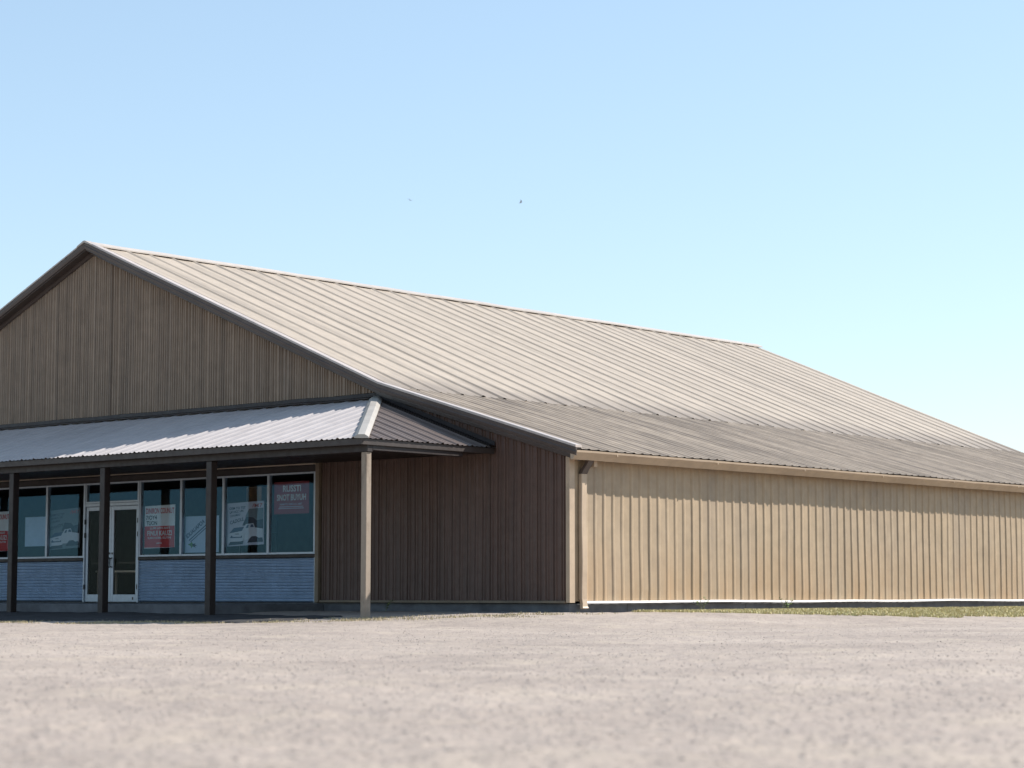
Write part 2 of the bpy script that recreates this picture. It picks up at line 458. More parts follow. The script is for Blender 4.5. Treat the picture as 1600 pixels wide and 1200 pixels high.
# rake trims: fascia along the gable edge with a folded top flange, and a second board against the wall
def rake_trim(xs, ya, sgn, name):
    mb = MB()
    def sec(i):
        x = xs[i]; z = rake_z(x) - (0.03 if sgn < 0 else 0); w = 0.006 * mn.noise(Vector((x * 0.8, ya, 5)))
        y = ya
        return [(x, y + 0.15 * sgn, z + 0.035), (x, y, z + 0.035), (x, y - 0.006 * sgn, z + 0.02), (x, y + w, z - 0.03), (x, y - 0.015 * sgn + w, z - 0.05),
                (x, y + w, z - 0.11), (x, y + 0.02 * sgn, z - 0.12), (x, y + 0.022 * sgn, z + 0.01), (x, y + 0.15 * sgn, z + 0.02)]
    mb.sweep(xs, sec)
    o = mb.build(name, M['rake'], bld)
    fl = MB()
    def fs(i):
        x = xs[i]; z = rake_z(x); w = 0.004 * mn.noise(Vector((x * 1.3, ya, 15)))
        return [(x, ya + 0.17 * sgn, z + 0.070), (x, ya + 0.155 * sgn, z + 0.082 + w), (x, ya - 0.002 * sgn, z + 0.080 + w), (x, ya - 0.012 * sgn, z + 0.070 + w), (x, ya - 0.012 * sgn, z + 0.037), (x, ya + 0.17 * sgn, z + 0.037)]
    if sgn > 0: fl.sweep(xs, fs); fl.build('rake_flange', M['flange'], o)
    return o
def xs_between(a, b, n): return lin(a, b, n)
for (a, b, n) in ((XR, XK, 16), (XK, XE + 0.05, 9), (XR, XKL, 16), (XKL, XEL - 0.05, 9)):
    rake_trim(xs_between(a, b, n), -OV, 1, 'rake_trim')
    rake_trim(xs_between(a, b, n), L + OV, -1, 'rake_trim')
# soffit and wall board under the rake
for (a, b) in ((XR, XK), (XK, XE - 0.08), (XR, XKL), (XKL, XEL + 0.08)):
    mb = MB()
    xs = lin(a, b, 8)
    mb.sweep(xs, lambda i: [(xs[i], -OV + 0.03, rake_z(xs[i]) - 0.14), (xs[i], -0.02, rake_z(xs[i]) - 0.14), (xs[i], -0.02, rake_z(xs[i]) - 0.11), (xs[i], -OV + 0.03, rake_z(xs[i]) - 0.11)])
    mb.sweep(xs, lambda i: [(xs[i], -0.075, rake_z(xs[i]) - 0.225), (xs[i], -0.035, rake_z(xs[i]) - 0.24), (xs[i], -0.03, rake_z(xs[i]) - 0.142), (xs[i], -0.075, rake_z(xs[i]) - 0.142)])
    mb.build('rake_soffit', M['rake'], bld)

# side gutter and soffit
pts = lin(-OV + 0.01, L + OV, 60)
def gsec(i):
    y = pts[i]; s = 0.008 * mn.noise(Vector((y * 0.35, 1, 8))) - (0.006 if i % 8 == 0 else 0)
    xo = XE + 0.055; zt = ZE - 0.035 + s
    return [(XE - 0.09, y, zt), (XE - 0.09, y, zt - 0.150), (xo - 0.095, y, zt - 0.160), (xo - 0.052, y, zt - 0.105), (xo + 0.012, y, zt - 0.030), (xo + 0.018, y, zt + 0.006),
            (xo + 0.004, y, zt + 0.006), (xo + 0.002, y, zt - 0.02), (XE - 0.05, y, zt - 0.03)]
gut = MB().sweep(pts, gsec).build('gutter', M['tantrim'], bld)
for y in (0.9, 4.1, 7.2, 10.3, 13.4, 16.5, 19.6, 22.7):
    mb = MB(); mb.box(XE + 0.03, XE + 0.068, y - 0.012, y + 0.012, ZE - 0.10, ZE - 0.032); mb.build('joint_strap', M['tantrim'], gut)
mb = MB(); mb.box(0.052, XE - 0.072, 0.02, L, 2.985, 3.01); mb.build('eave_soffit', M['tantrim'], bld)

# ---- porch roof
fn = Vector((0, -(AZ - PZ), -PY)).normalized()            # front slope normal
sl_f = (AZ - PZ) / -PY
def porch_profile(u0, u1):
    out = [(u0, 0.0)]
    u = u0 + 0.06
    k = 0
    while u < u1 - 0.06:
        if k % 3 == 0: out += [(u - 0.046, 0), (u - 0.014, 0.026), (u + 0.014, 0.026), (u + 0.046, 0)]
        else: out += [(u - 0.036, 0), (u - 0.012, 0.011), (u + 0.012, 0.011), (u + 0.036, 0)]
        u += 0.1345; k += 1
    return out + [(u1, 0.0)]
XPL = 2 * XR - PX; AXL = 2 * XR - AX
pp = porch_profile(XPL, PX)
rows = []
n = 9
for j in range(n):
    t = j / (n - 1); r = []
    for x, d in pp:
        # start of the slope at this x: the wall, or the hip line
        ys = 0.0
        if x > AX: ys = PY * (x - AX) / (PX - AX)
        if x < AXL: ys = PY * (AXL - x) / (AXL - XPL)
        y = ys + (PY - 0.03 - ys) * t
        z = AZ + y * sl_f
        dd = d + can(x * .8, y * 1.5, 6.0, 0.006)
        r.append((x, y + fn.y * dd, z + fn.z * dd))
    rows.append(r)
mb = MB().grid(rows)
pr = mb.build('porch_roof', M['porchmetal'], bld, fix=False)
# right hip slope
sl_h = (AZ - PZ) / (PX - AX)
hn = Vector(((AZ - PZ), 0, (PX - AX))).normalized()
def hip(sgn, xa, xe, label):
    hp = porch_profile(PY, 0.0)
    hp = [(y, d) for y, d in hp]
    rows = []
    for j in range(6):
        t = j / 5; r = []
        for y, d in hp:
            xs = xa + (xe - xa) * (y / PY)
            x = xs + (xe + 0.03 * sgn - xs) * t
            z = AZ - abs(x - xa) * sl_h
            r.append((x + hn.x * d * sgn, y, z + hn.z * d))
        rows.append(r)
    o = MB().grid(rows).build('hip_slope', M['hipsheet'], pr, fix=False); o['label'] = label
    cap = MB()
    a = Vector((xa, 0.0, AZ)); b = Vector((xe + 0.015 * sgn, PY - 0.02, PZ - 0.005))
    d = (b - a).normalized(); side = Vector((d.y, -d.x, 0)).normalized()
    if side.x * sgn < 0: side = -side
    ts = lin(-0.0, 1.0, 8)
    def cs(i):
        c = a + (b - a) * ts[i] + Vector((0, 0, 0.045 + 0.008 * mn.noise(Vector((ts[i] * 4, 0, 0)))))
        l = 0.13
        zl = Vector((0, 0, -0.035))
        return [c - side * l + zl, c - side * 0.06 + Vector((0, 0, 0.012)), c + side * 0.06 + Vector((0, 0, 0.012)), c + side * l + zl, c + side * l + zl * 1.6, c - side * l + zl * 1.6]
    cap.sweep(ts, cs)
    cap.build('hip_cap', M['hipcap'], pr)
hip(1, AX, PX, 'dark brown ribbed slope at the porch end')
hip(-1, AXL, XPL, 'dark brown ribbed slope at the hidden porch end')
# flashing where the porch meets the gable
pts = lin(AXL, AX + 0.02, 60)
def flsec(i):
    x = pts[i]; w = 0.012 * mn.noise(Vector((x * 0.9, 3, 3)))
    if -16.6 < x < -14.9: w -= 0.0
    return [(x, -0.055, AZ + 0.10 + w), (x, -0.06, AZ + 0.03 + w), (x, -0.24, AZ - 0.015 + w * 1.5), (x, -0.24, AZ - 0.03 + w), (x, -0.03, AZ + 0.02), (x, -0.03, AZ + 0.11 + w)]
MB().sweep(pts, flsec).build('wall_flashing', M['browntrim'], bld)
# flashing where the hip slope meets the brown wall
xs = lin(AX, PX, 14)
MB().sweep(xs, lambda i: [(xs[i], -0.05, AZ - (xs[i] - AX) * sl_h + 0.12), (xs[i], -0.055, AZ - (xs[i] - AX) * sl_h + 0.04), (xs[i], -0.20, AZ - (xs[i] - AX) * sl_h + 0.042), (xs[i], -0.20, AZ - (xs[i] - AX) * sl_h + 0.028), (xs[i], -0.03, AZ - (xs[i] - AX) * sl_h + 0.02)]).build('wall_flashing', M['browntrim'], bld)
# fascia, soffit, beam
mb = MB()
xf0, xf1 = XPL, PX
def fasc(p0, p1):
    (x0, y0), (x1, y1) = p0, p1
fz0, fz1 = PZ - 0.125, PZ - 0.012
mb.box(xf0, xf1, PY, PY + 0.03, fz0, fz1)
bevel(mb.build('porch_fascia', M['fascia'], pr), 0.005); mb = MB()
mb.box(xf1 - 0.03, xf1, PY + 0.0305, -0.05, fz0, fz1)
bevel(mb.build('porch_fascia', M['fascia'], pr), 0.005); mb = MB()
mb.box(xf0, xf0 + 0.03, PY + 0.0305, -0.05, fz0, fz1)
bevel(mb.build('porch_fascia', M['fascia'], pr), 0.005)
mb = MB(); mb.box(xf0 + 0.031, xf1 - 0.031, PY + 0.031, -0.06, fz0 + 0.02, fz0 + 0.035)
mb.build('porch_soffit', M['browntrim'], pr)
BY = -3.35
mb = MB(); mb.box(XPL + 0.10, PX - 0.03 - 0.005, BY - 0.07, BY + 0.07, 3.03, fz0 + 0.019)
bevel(mb.build('porch_beam', M['browntrim'], bld), 0.008); mb = MB()
mb.box(PX - 0.175, PX - 0.036, BY + 0.071, -0.9, 3.06, fz0 + 0.019)
bevel(mb.build('porch_beam', M['browntrim'], bld), 0.008)

# porch posts
def post(x, s, mat, zb, label=None):
    mb = MB()
    zz = lin(zb - 0.15, 3.029, 6)
    h = s / 2
    mb.sweep(zz, lambda i: [(x - h + 0.003 * math.sin(zz[i] * 2 + x), BY - h, zz[i]), (x + h + 0.003 * math.sin(zz[i] * 2 + x), BY - h, zz[i]), (x + h, BY + h, zz[i]), (x - h, BY + h, zz[i])])
    o = bevel(mb.build('porch_post', mat, bld), 0.008)
    if label: o['label'] = label
    return o
post(-1.905, 0.13, M['post'], 0.1, 'tan painted corner post of the porch with worn patches')
for x in (-6.04, -9.25, -12.26, -15.4, -18.6, -21.9):
    post(x, 0.152, M['browntrim'], 0.1, 'dark brown porch post')
# porch slab
mb = MB(); mb.box(-26.1, -6.45, -2.95, 0.028, -0.3, SLAB - 0.01)
bevel(mb.build('porch_slab', M['concrete'], bld), 0.015)

# ---- shop front
GLZ0, GLZ1 = 1.33, 3.008
def window(x0, x1, z0=GLZ0, z1=GLZ1, name='window'):
    f = MB(); w = 0.032; y0, y1 = -0.045, 0.045
    x0 += 0.001; x1 -= 0.001
    f.box(x0, x0 + w, y0, y1, z0, z1); f.box(x1 - w, x1, y0, y1, z0, z1)
    f.box(x0 + w, x1 - w, y0 + .002, y1 - .002, z0, z0 + 0.045); f.box(x0 + w, x1 - w, y0 + .002, y1 - .002, z1 - 0.04, z1)
    o = bevel(f.build(name, M['alu'], bld), 0.004)
    g = MB(); g.box(x0 + w - .004, x1 - w + .004, -0.004, 0.004, z0 + 0.041, z1 - 0.036)
    g.build('pane', M['glass'], o)
    return o
edges = [-6.665, -8.06, -9.458, -10.825, -12.215]
for a, b in zip(edges[1:], edges[:-1]): window(a, b)
edges = [-14.165, -15.555, -16.95, -18.34, -19.73, -21.12, -22.5]
for a, b in zip(edges[1:], edges[:-1]): window(a, b)
window(-14.120, -12.262, 2.545, GLZ1, 'transom_window')
mb = MB(); mb.box(-6.663, -6.629, -0.05, 0.05, 0.345, GLZ1); mb.build('end_mullion', M['alu'], bld)
# sill boards
for a, b in ((-12.215, -6.63), (-22.9, -14.165)):
    mb = MB(); mb.box(a, b, -0.075, 0.05, 1.262, 1.327); bevel(mb.build('window_sill', M['browntrim'], bld), 0.008)
# corrugated galvanised skirt, ribs run level
def skirt(a, b):
    mb = MB(); rows = []
    zs = wave_profile(0.352, 1.262, 0.06499, 0.032, 6, 0.08)
    xs = lin(a, b, int((b - a) / 0.12) + 2)
    for z, d in zs: rows.append([(x, -0.010 - d - 0.001 * mn.noise(Vector((x * 0.7, z * 0.8, 12.))), z) for x in xs])
    mb.grid(rows)
    return mb.build('corrugated_skirt', M['galv'], bld, smooth=True, fix=False)
skirt(-12.215, -6.545); skirt(-22.9, -14.168)
# door frame
mb = MB()
mb.box(-14.164, -14.122, -0.055, 0.055, SLAB, GLZ1); mb.box(-12.260, -12.217, -0.055, 0.055, SLAB, GLZ1)
mb.box(-14.121, -12.261, -0.052, 0.052, 2.475, 2.543)
bevel(mb.build('door_frame', M['alu'], bld), 0.005)
def door(x0, x1, hinge):
    f = MB(); w = 0.085
    z0, z1 = SLAB + 0.015, 2.470
    f.box(x0, x0 + w, -0.024, 0.024, z0, z1); f.box(x1 - w, x1, -0.024, 0.024, z0, z1)
    f.box(x0 + w, x1 - w, -0.022, 0.022, z1 - 0.09, z1); f.box(x0 + w, x1 - w, -0.022, 0.022, z0, z0 + 0.165)
    d = bevel(f.build('door', M['alu'], bld), 0.005)
    g = MB(); g.box(x0 + w - .005, x1 - w + .005, -0.004, 0.004, z0 + 0.16, z1 - 0.085); g.build('pane', M['doorglass'], d)
    p = MB(); p.box(x0 + w - .01, x1 - w + .01, 0.05, 0.075, 1.195, 1.225); p.build('push_bar', M['steel'], d)
    hx = x1 - 0.045 if hinge == 'l' else x0 + 0.045
    h = MB(); h.tube([(hx, -0.024, 1.32), (hx, -0.085, 1.30), (hx, -0.095, 1.22), (hx, -0.085, 1.13), (hx, -0.024, 1.11)], 0.013)
    h.build('handle', M['steel'], d, smooth=True)
    l = MB(); l.tube([(hx, -0.023, 1.42), (hx, -0.034, 1.42)], 0.024, 12); l.build('lock', M['steel'], d)
    xg = x0 - 0.012 if hinge == 'l' else x1 - 0.002
    for z in (0.62, 1.78, 2.08): k = MB(); k.box(xg, xg + 0.016, -0.066, -0.0245, z, z + 0.11); k.build('hinge', M['steel'], d)
    return d
door(-14.119, -13.215, 'l'); d2 = door(-13.209, -12.263, 'r')
mb = MB(); mb.box(-12.45, -12.41, -0.026, -0.0235, SLAB + 0.06, SLAB + 0.12); mb.build('door_sticker', M['steel'], d2)
# interior: floor, partition and ceiling so that the shop is a real dark room
mb = MB(); mb.box(-27.9, -0.1, 0.06, L - .1, 0.346, 0.35); mb.build('shop_floor', M['floor'], bld)
mb = MB(); mb.box(-27.9, -0.1, 5.2, 5.3, 0.351, 3.19); mb.build('partition', M['dark'], bld)
mb = MB(); mb.box(-27.9, -0.1, 0.06, 5.3, 3.20, 3.24); mb.build('shop_ceiling', M['dark'], bld)

# ------------------------------------------------------------------ POSTERS BEHIND THE GLASS
def flat(name, col, rough=0.6, var=0.06):
    return plain(name, col, rough, 0, var, 9)
P = dict(maroon=flat('maroon_print', (0.27, 0.028, 0.036)), red=flat('red_print', (0.56, 0.03, 0.03)), white=flat('paper_white', (0.82, 0.79, 0.79)),
         paper=flat('paper_blue', (0.46, 0.54, 0.68)), ink=flat('dark_ink', (0.03, 0.03, 0.05)), ltext=flat('pale_ink', (0.75, 0.72, 0.70)),
         grey=flat('grey_ink', (0.16, 0.18, 0.20)), navy=flat('navy_ink', (0.04, 0.06, 0.13)), green=flat('green_ink', (0.10, 0.22, 0.05)),
         pink=flat('pink_ink', (0.42, 0.12, 0.12)), truck=flat('truck_print', (0.62, 0.60, 0.65)), lilac=flat('lilac_print', (0.52, 0.49, 0.57)))
YP = 0.062
def text_mesh(s, x0, x1, z0, z1, y, ang=0.0, shear=0.0):
    cu = bpy.data.curves.new('t', 'FONT'); cu.body = s; cu.extrude = 0.0; cu.resolution_u = 3; cu.offset = 0.022
    ob = bpy.data.objects.new('t', cu); C.objects.link(ob)
    bpy.context.view_layer.update()
    me = bpy.data.meshes.new_from_object(ob.evaluated_get(bpy.context.evaluated_depsgraph_get()))
    bpy.data.objects.remove(ob); bpy.data.curves.remove(cu)
    v = np.array([p.co[:2] for p in me.vertices]); mi, ma = v.min(0), v.max(0)
    v = (v - mi) / (ma - mi)
    fs = [tuple(p.vertices) for p in me.polygons]; bpy.data.meshes.remove(me)
    w, h = x1 - x0, z1 - z0
    c, sn = math.cos(ang), math.sin(ang)
    pts = [(x0 + (a * w) * c - (b * h) * sn, y, z0 + (a * w) * sn + (b * h) * c + shear * a * w) for a, b in v]
    return pts, fs
def lettering(parent, lines, mat, y):
    for ln in lines:
        mb = MB(); p, f = text_mesh(ln[0], *ln[1:5], y, *(ln[5:])); mb.add(p, f); mb.build('lettering', mat, parent)
def poster(x0, x1, z0, z1, mat, label, tilt=0.0):
    root = empty('poster', ((x0 + x1) / 2, YP, z0))
    tag(root, label, 'poster', 'posters taped inside the shop windows')
    mb = MB(); mb.prism([(x0, z0), (x1, z0 + tilt), (x1, z1 + tilt), (x0, z1)], YP, YP + 0.003)
    mb.build('sheet', mat, root)
    return root
def patch(root, name, poly, mat, y=YP - 0.003):
    mb = MB(); mb.prism(poly, y - 0.0008, y); return mb.build(name, mat, root)
def rect(x0, x1, z0, z1): return [(x0, z0), (x1, z0), (x1, z1), (x0, z1)]

# maroon sign, rightmost window
r = poster(-7.985, -6.94, 2.165, 2.83, P['maroon'], 'maroon sign with two rows of pale capitals, high in the rightmost window')
lettering(r, [('RUSSTI', -7.72, -7.18, 2.62, 2.755), ('SNOT BUYUH', -7.90, -7.03, 2.44, 2.57)], P['ltext'], YP - 0.003)
lettering(r, [('NAM TO RMG LU AMT', -7.81, -7.14, 2.345, 2.385)], P['lilac'], YP - 0.003)
patch(r, 'rule_line', [(-7.84, 2.305), (-7.12, 2.305), (-7.10, 2.32), (-7.82, 2.32)], P['lilac'])
patch(r, 'rule_line', [(-7.86, 2.27), (-7.08, 2.27), (-7.10, 2.285), (-7.84, 2.285)], P['lilac'])

# truck posters
def truck_poster(x0, label, tilt, pale, text2):
    x1, z0, z1 = x0 + 1.15, 1.52, 2.43
    r = poster(x0, x1, z0, z1, pale, label, tilt)
    X = lambda u: x0 + u * (x1 - x0)
    Z = lambda u, v: z0 + v * (z1 - z0) + tilt * u
    pl = lambda pts: [(X(u), Z(u, v)) for u, v in pts]
    patch(r, 'sky_print', pl([(0.52, 0.50), (0.98, 0.48), (0.98, 0.84), (0.60, 0.84), (0.50, 0.68)]), P['grey'])
    patch(r, 'treeline_print', pl([(0.42, 0.46), (0.52, 0.66), (0.72, 0.63), (0.80, 0.56), (0.98, 0.58), (0.98, 0.30), (0.78, 0.30), (0.50, 0.46)]), P['ink'], YP - 0.0045)
    # rear pickup: pale body, glass, dark wheels
    patch(r, 'truck_body_print', pl([(0.40, 0.14), (0.98, 0.12), (0.98, 0.36), (0.76, 0.40), (0.72, 0.50), (0.52, 0.49), (0.46, 0.40), (0.40, 0.38)]), P['truck'], YP - 0.006)
    patch(r, 'truck_glass_print', pl([(0.51, 0.40), (0.56, 0.475), (0.60, 0.475), (0.58, 0.40)]), P['navy'], YP - 0.0075)
    patch(r, 'truck_glass_print', pl([(0.64, 0.41), (0.65, 0.475), (0.71, 0.475), (0.74, 0.41)]), P['navy'], YP - 0.0075)
    patch(r, 'truck_shadow_print', pl([(0.56, 0.06), (0.98, 0.06), (0.97, 0.16), (0.86, 0.16), (0.80, 0.20), (0.68, 0.20), (0.62, 0.15)]), P['ink'], YP - 0.0075)
    # front pickup seen from the front
    patch(r, 'truck_body_print', pl([(0.02, 0.08), (0.46, 0.10), (0.48, 0.38), (0.42, 0.42), (0.12, 0.34), (0.04, 0.28)]), P['truck'], YP - 0.009)
    patch(r, 'truck_glass_print', pl([(0.07, 0.30), (0.20, 0.42), (0.47, 0.43), (0.42, 0.34)]), P['navy'], YP - 0.0105)
    patch(r, 'truck_grille_print', pl([(0.09, 0.20), (0.14, 0.25), (0.17, 0.215), (0.38, 0.205), (0.42, 0.24), (0.42, 0.18), (0.12, 0.185)]), P['navy'], YP - 0.0105)
    patch(r, 'truck_grille_print', pl([(0.22, 0.265), (0.34, 0.26), (0.33, 0.285), (0.23, 0.285)]), P['grey'], YP - 0.0105)
    patch(r, 'truck_shadow_print', pl([(0.05, 0.02), (0.44, 0.03), (0.46, 0.11), (0.36, 0.10), (0.10, 0.10)]), P['ink'], YP - 0.0105)
    t = tilt / 1.15
    lettering(r, [('OEM TO TST', X(.06), X(.50), Z(.06, .845), Z(.06, .905), 0, t), ('UP HCC UN', X(.07), X(.44), Z(.07, .755), Z(.07, .81), 0, t + .05), ('CONUMOO', X(.08), X(.36), Z(.08, .67), Z(.08, .72), 0, t + .08), (text2, X(.08), X(.46), Z(.08, .50), Z(.08, .585), 0, t + .16)], P['ink'], YP - 0.003)
    lettering(r, [('/M7', X(.68), X(.96), Z(.68, .86), Z(.68, .95), 0, t)], P['pink'], YP - 0.003)
    return r
truck_poster(-9.44, 'pale poster of two white pickup trucks, brighter one, in the second window from the right', 0.03, P['lilac'], 'CADOLL')
truck_poster(-15.60, 'dim poster of two white pickup trucks in the window just left of the glass doors', 0.05, P['grey'], 'DAVON')
# red and white sale poster (and its twin behind the leftmost post)
def sale_poster(x0, x1, label):
    z0, z1 = 1.51, 2.44
    r = poster(x0, x1, z0, z1, P['white'], label, 0.02)
    w = x1 - x0
    patch(r, 'red_band', rect(x0 + .01, x1 - .01, z0 + .02, z0 + 0.49), P['red'])
    lettering(r, [('DINIRON COUNUT', x0 + .05, x1 - .03, z1 - .17, z1 - .045)], P['red'], YP - 0.003)
    lettering(r, [('7/OY4', x0 + .05, x0 + .42, z1 - .30, z1 - .205), ('TUON', x0 + .07, x0 + .43, z1 - .42, z1 - .325)], P['ink'], YP - 0.003)
    lettering(r, [('LUMI LON ANIT', x0 + .2, x1 - .16, z0 + .42, z0 + .47), ('FINUI KAUZ!', x0 + .11, x1 - .10, z0 + .28, z0 + .39), ('SUIN NON, KUTIN', x0 + .12, x1 - .13, z0 + .20, z0 + .255), ('LIMOR', x0 + .42, x1 - .42, z0 + .10, z0 + .13)], P['ltext'], YP - 0.006)
sale_poster(-12.165, -11.135, 'red and white sale poster in the window just right of the glass doors')
sale_poster(-18.14, -17.10, 'red and white sale poster at the left edge, half hidden by a porch post')
# white poster with slanted lettering and a red map shape
r = poster(-10.79, -9.70, 1.405, 2.185, P['paper'], 'pale blue poster with slanted capitals and a red shape, mostly behind the third porch post')
ang = math.radians(31)
lettering(r, [('IDUAUAPOA', -10.72, -10.05, 1.70, 1.80, ang)], P['navy'], YP - 0.003)
patch(r, 'rule_line', [(-10.66, 1.655), (-10.06, 2.01), (-10.07, 2.028), (-10.67, 1.673)], P['navy'])
patch(r, 'rule_line', [(-10.60, 1.63), (-10.05, 1.955), (-10.06, 1.97), (-10.61, 1.645)], P['navy'])
patch(r, 'emblem', [(-10.70, 1.585), (-10.62, 1.60), (-10.58, 1.635), (-10.53, 1.595), (-10.46, 1.60), (-10.51, 1.56), (-10.47, 1.52), (-10.54, 1.535), (-10.57, 1.50), (-10.61, 1.55)], P['green'])
patch(r, 'emblem', [(-10.56, 1.58), (-10.44, 1.605), (-10.47, 1.575), (-10.40, 1.56), (-10.46, 1.54), (-10.44, 1.51), (-10.52, 1.535)], P['ink'], YP - 0.005)
patch(r, 'red_shape', [(-10.12, 1.72), (-10.02, 1.66), (-9.93, 1.74), (-9.90, 1.83), (-9.80, 1.86), (-9.79, 1.97), (-9.84, 2.02), (-10.10, 2.03)], P['red'])
patch(r, 'stamp', rect(-10.05, -9.86, 2.05, 2.13), P['grey'])
# blank sheet
r = poster(-16.50, -15.62, 1.62, 2.30, P['paper'], 'blank pale sheet in the window to the right of the leftmost post')
# cardboard box on a shelf above the truck poster
bx = empty('cardboard_box', (-8.98, 0.5, 2.40)); tag(bx, 'open brown cardboard box high behind the truck poster', 'box')
mb = MB(); x0, x1, y0, y1, z0, z1 = -9.16, -8.80, 0.35, 0.65, 2.42, 2.78
mb.box(x0, x1, y1 - .01, y1, z0, z1); mb.box(x0, x0 + .012, y0, y1 - .011, z0, z1); mb.box(x1 - .012, x1, y0, y1 - .011, z0, z1)
mb.box(x0 + .013, x1 - .013, y0, y1 - .011, z0, z0 + .012); mb.box(x0 + .013, x1 - .013, y0, y1 - .011, z1 - .012, z1)
mb.build('carton', M['card'], bx)
mb = MB(); mb.add([(x1, y0, z0), (x1 + .16, y0 - .05, z0), (x1 + .16, y0 - .05, z1), (x1, y0, z1), (x1, y0 + .006, z0), (x1 + .16, y0 - .044, z0), (x1 + .16, y0 - .044, z1), (x1, y0 + .006, z1)],
                  [(0, 1, 2, 3), (7, 6, 5, 4), (0, 4, 5, 1), (1, 5, 6, 2), (2, 6, 7, 3), (3, 7, 4, 0)]); mb.build('flap', M['card'], bx)
sh = empty('display_rack', (-8.98, 0.5, 0.35)); tag(sh, 'dark display rack carrying the cardboard box behind the truck poster', 'rack')
for xx in (-9.38, -8.55):
    for ya in (0.35, 0.63): mb = MB(); mb.box(xx, xx + .03, ya, ya + 0.03, 0.35, 2.40); mb.build('upright', M['steel'], sh)
for zz in (0.6, 1.2, 1.8, 2.40):
    mb = MB(); mb.box(-9.38, -8.52, 0.34, 0.67, zz - .0, zz + .018); mb.build('shelf', M['steel'], sh)
# white table inside the doors
tb = empty('folding_table', (-13.3, 0.6, 0.35)); tag(tb, 'white edged folding table standing just inside the glass doors', 'table')
mb = MB(); mb.box(-14.25, -12.62, 0.35, 0.95, 1.00, 1.045); bevel(mb.build('table_top', M['white'], tb), 0.01)
for xx in (-14.2, -12.72):
    for yy in (0.38, 0.90):
        mb = MB(); mb.box(xx, xx + 0.05, yy, yy + 0.03, 0.35, 0.999); mb.build('leg', M['white'], tb)

# ------------------------------------------------------------------ GROUND
CAM = Vector((24.916, -30.330, 0.529)); YAW = 0.7144; PITCH = 0.0976
def vnoise(x, y, seed):
    xi = np.floor(x).astype(np.int64); yi = np.floor(y).astype(np.int64)
    fx = x - xi; fy = y - yi; fx = fx * fx * (3 - 2 * fx); fy = fy * fy * (3 - 2 * fy)
    def h(a, b):
        n = (a * 374761393 + b * 668265263 + seed * 974634541) & 0xffffffff
        n = ((n ^ (n >> 13)) * 1274126177) & 0xffffffff
        return ((n ^ (n >> 16)) & 0xffff) / 65535.0
    return (h(xi, yi) * (1 - fx) + h(xi + 1, yi) * fx) * (1 - fy) + (h(xi, yi + 1) * (1 - fx) + h(xi + 1, yi + 1) * fx) * fy - 0.5
def terrain(x, y, micro=True):
    dx = np.maximum(np.maximum(-28.0 - x, x - 0.0), 0); dy = np.maximum(np.maximum(-y, y - L), 0)
    d = np.hypot(dx, dy)
    t = np.clip((6.6 - d) / 5.8, 0, 1); z = GZ * t * t * (3 - 2 * t)
    if micro:
        near = np.clip(1.25 - d * 0.12, 0.45, 1.0)
        z = z + 0.040 * vnoise(x / 3.1, y / 3.1, 1) * np.clip(d / 4, 0.15, 1) + 0.020 * vnoise(x / 0.8, y / 0.8, 2) * np.clip(d / 3, 0.3, 1) + 0.015 * vnoise(x / 0.26, y / 0.26, 3) + 0.011 * vnoise(x / 0.10, y / 0.10, 4)
    return z
vd = YAW                          # view direction angle measured from +y, anticlockwise
angs = np.concatenate([np.arange(-19, 19, 0.065), np.arange(19, 341, 3.0)]) * math.pi / 180 + vd
rad = [0.05, 1.0, 2.0, 3.0, 4.0]
while rad[-1] < 75: rad.append(rad[-1] * 1.0085)
while rad[-1] < 5000: rad.append(rad[-1] * 1.2)
rad = np.array(rad)
A, R_ = np.meshgrid(angs, rad)
gx = CAM.x - np.sin(A) * R_; gy = CAM.y + np.cos(A) * R_
gz = terrain(gx, gy)
gz = np.where(R_ > 80, terrain(gx, gy, False), gz)
nr_, na = gx.shape
inside = (gx > -27.5) & (gx < -0.6) & (gy > 0.6) & (gy < L - 0.6)
gz = np.where(inside, -0.2, gz)
vs = np.stack([gx, gy, gz], -1).reshape(-1, 3)
i0 = (np.arange(nr_ - 1)[:, None] * na + np.arange(na)[None, :]); i1 = (np.arange(nr_ - 1)[:, None] * na + (np.arange(na)[None, :] + 1) % na)
fs = np.stack([i0, i0 + na, i1 + na, i1], -1).reshape(-1, 4)
me = bpy.data.meshes.new('ground')
me.vertices.add(len(vs)); me.vertices.foreach_set('co', vs.ravel())
me.loops.add(fs.size); me.loops.foreach_set('vertex_index', fs.ravel().astype(np.int32))
me.polygons.add(len(fs)); me.polygons.foreach_set('loop_start', np.arange(0, fs.size, 4, dtype=np.int32))
me.update(calc_edges=True); me.validate()
if me.polygons[0].normal.z < 0: me.flip_normals()
gm, nt, b = new_mat('gravel')
v1 = coords(nt)
big = ramp(nt, nz(nt, v1, 0.35, 4, 0.6), [(0.32, (0.270, 0.227, 0.197)), (0.68, (0.358, 0.303, 0.261))])
mid = ramp(nt, nz(nt, v1, 4.5, 7, 0.8), [(0.30, (0.78, 0.77, 0.78)), (0.47, (1.0, 1.0, 1.0)), (0.72, (1.14, 1.12, 1.07))])
vo = nt.nodes.new('ShaderNodeTexVoronoi'); vo.inputs['Scale'].default_value = 26; nt.links.new(v1, vo.inputs['Vector'])
hsv = nt.nodes.new('ShaderNodeSeparateColor'); nt.links.new(vo.outputs['Color'], hsv.inputs[0])
st = ramp(nt, hsv.outputs[0], [(0.0, (0.78, 0.77, 0.77)), (0.35, (0.97, 0.97, 0.97)), (1.0, (1.12, 1.10, 1.07))])
c = mixc(nt, 1.0, big.outputs[0], mid.outputs[0], 'MULTIPLY'); c = mixc(nt, 0.8, c, st.outputs[0], 'MULTIPLY')
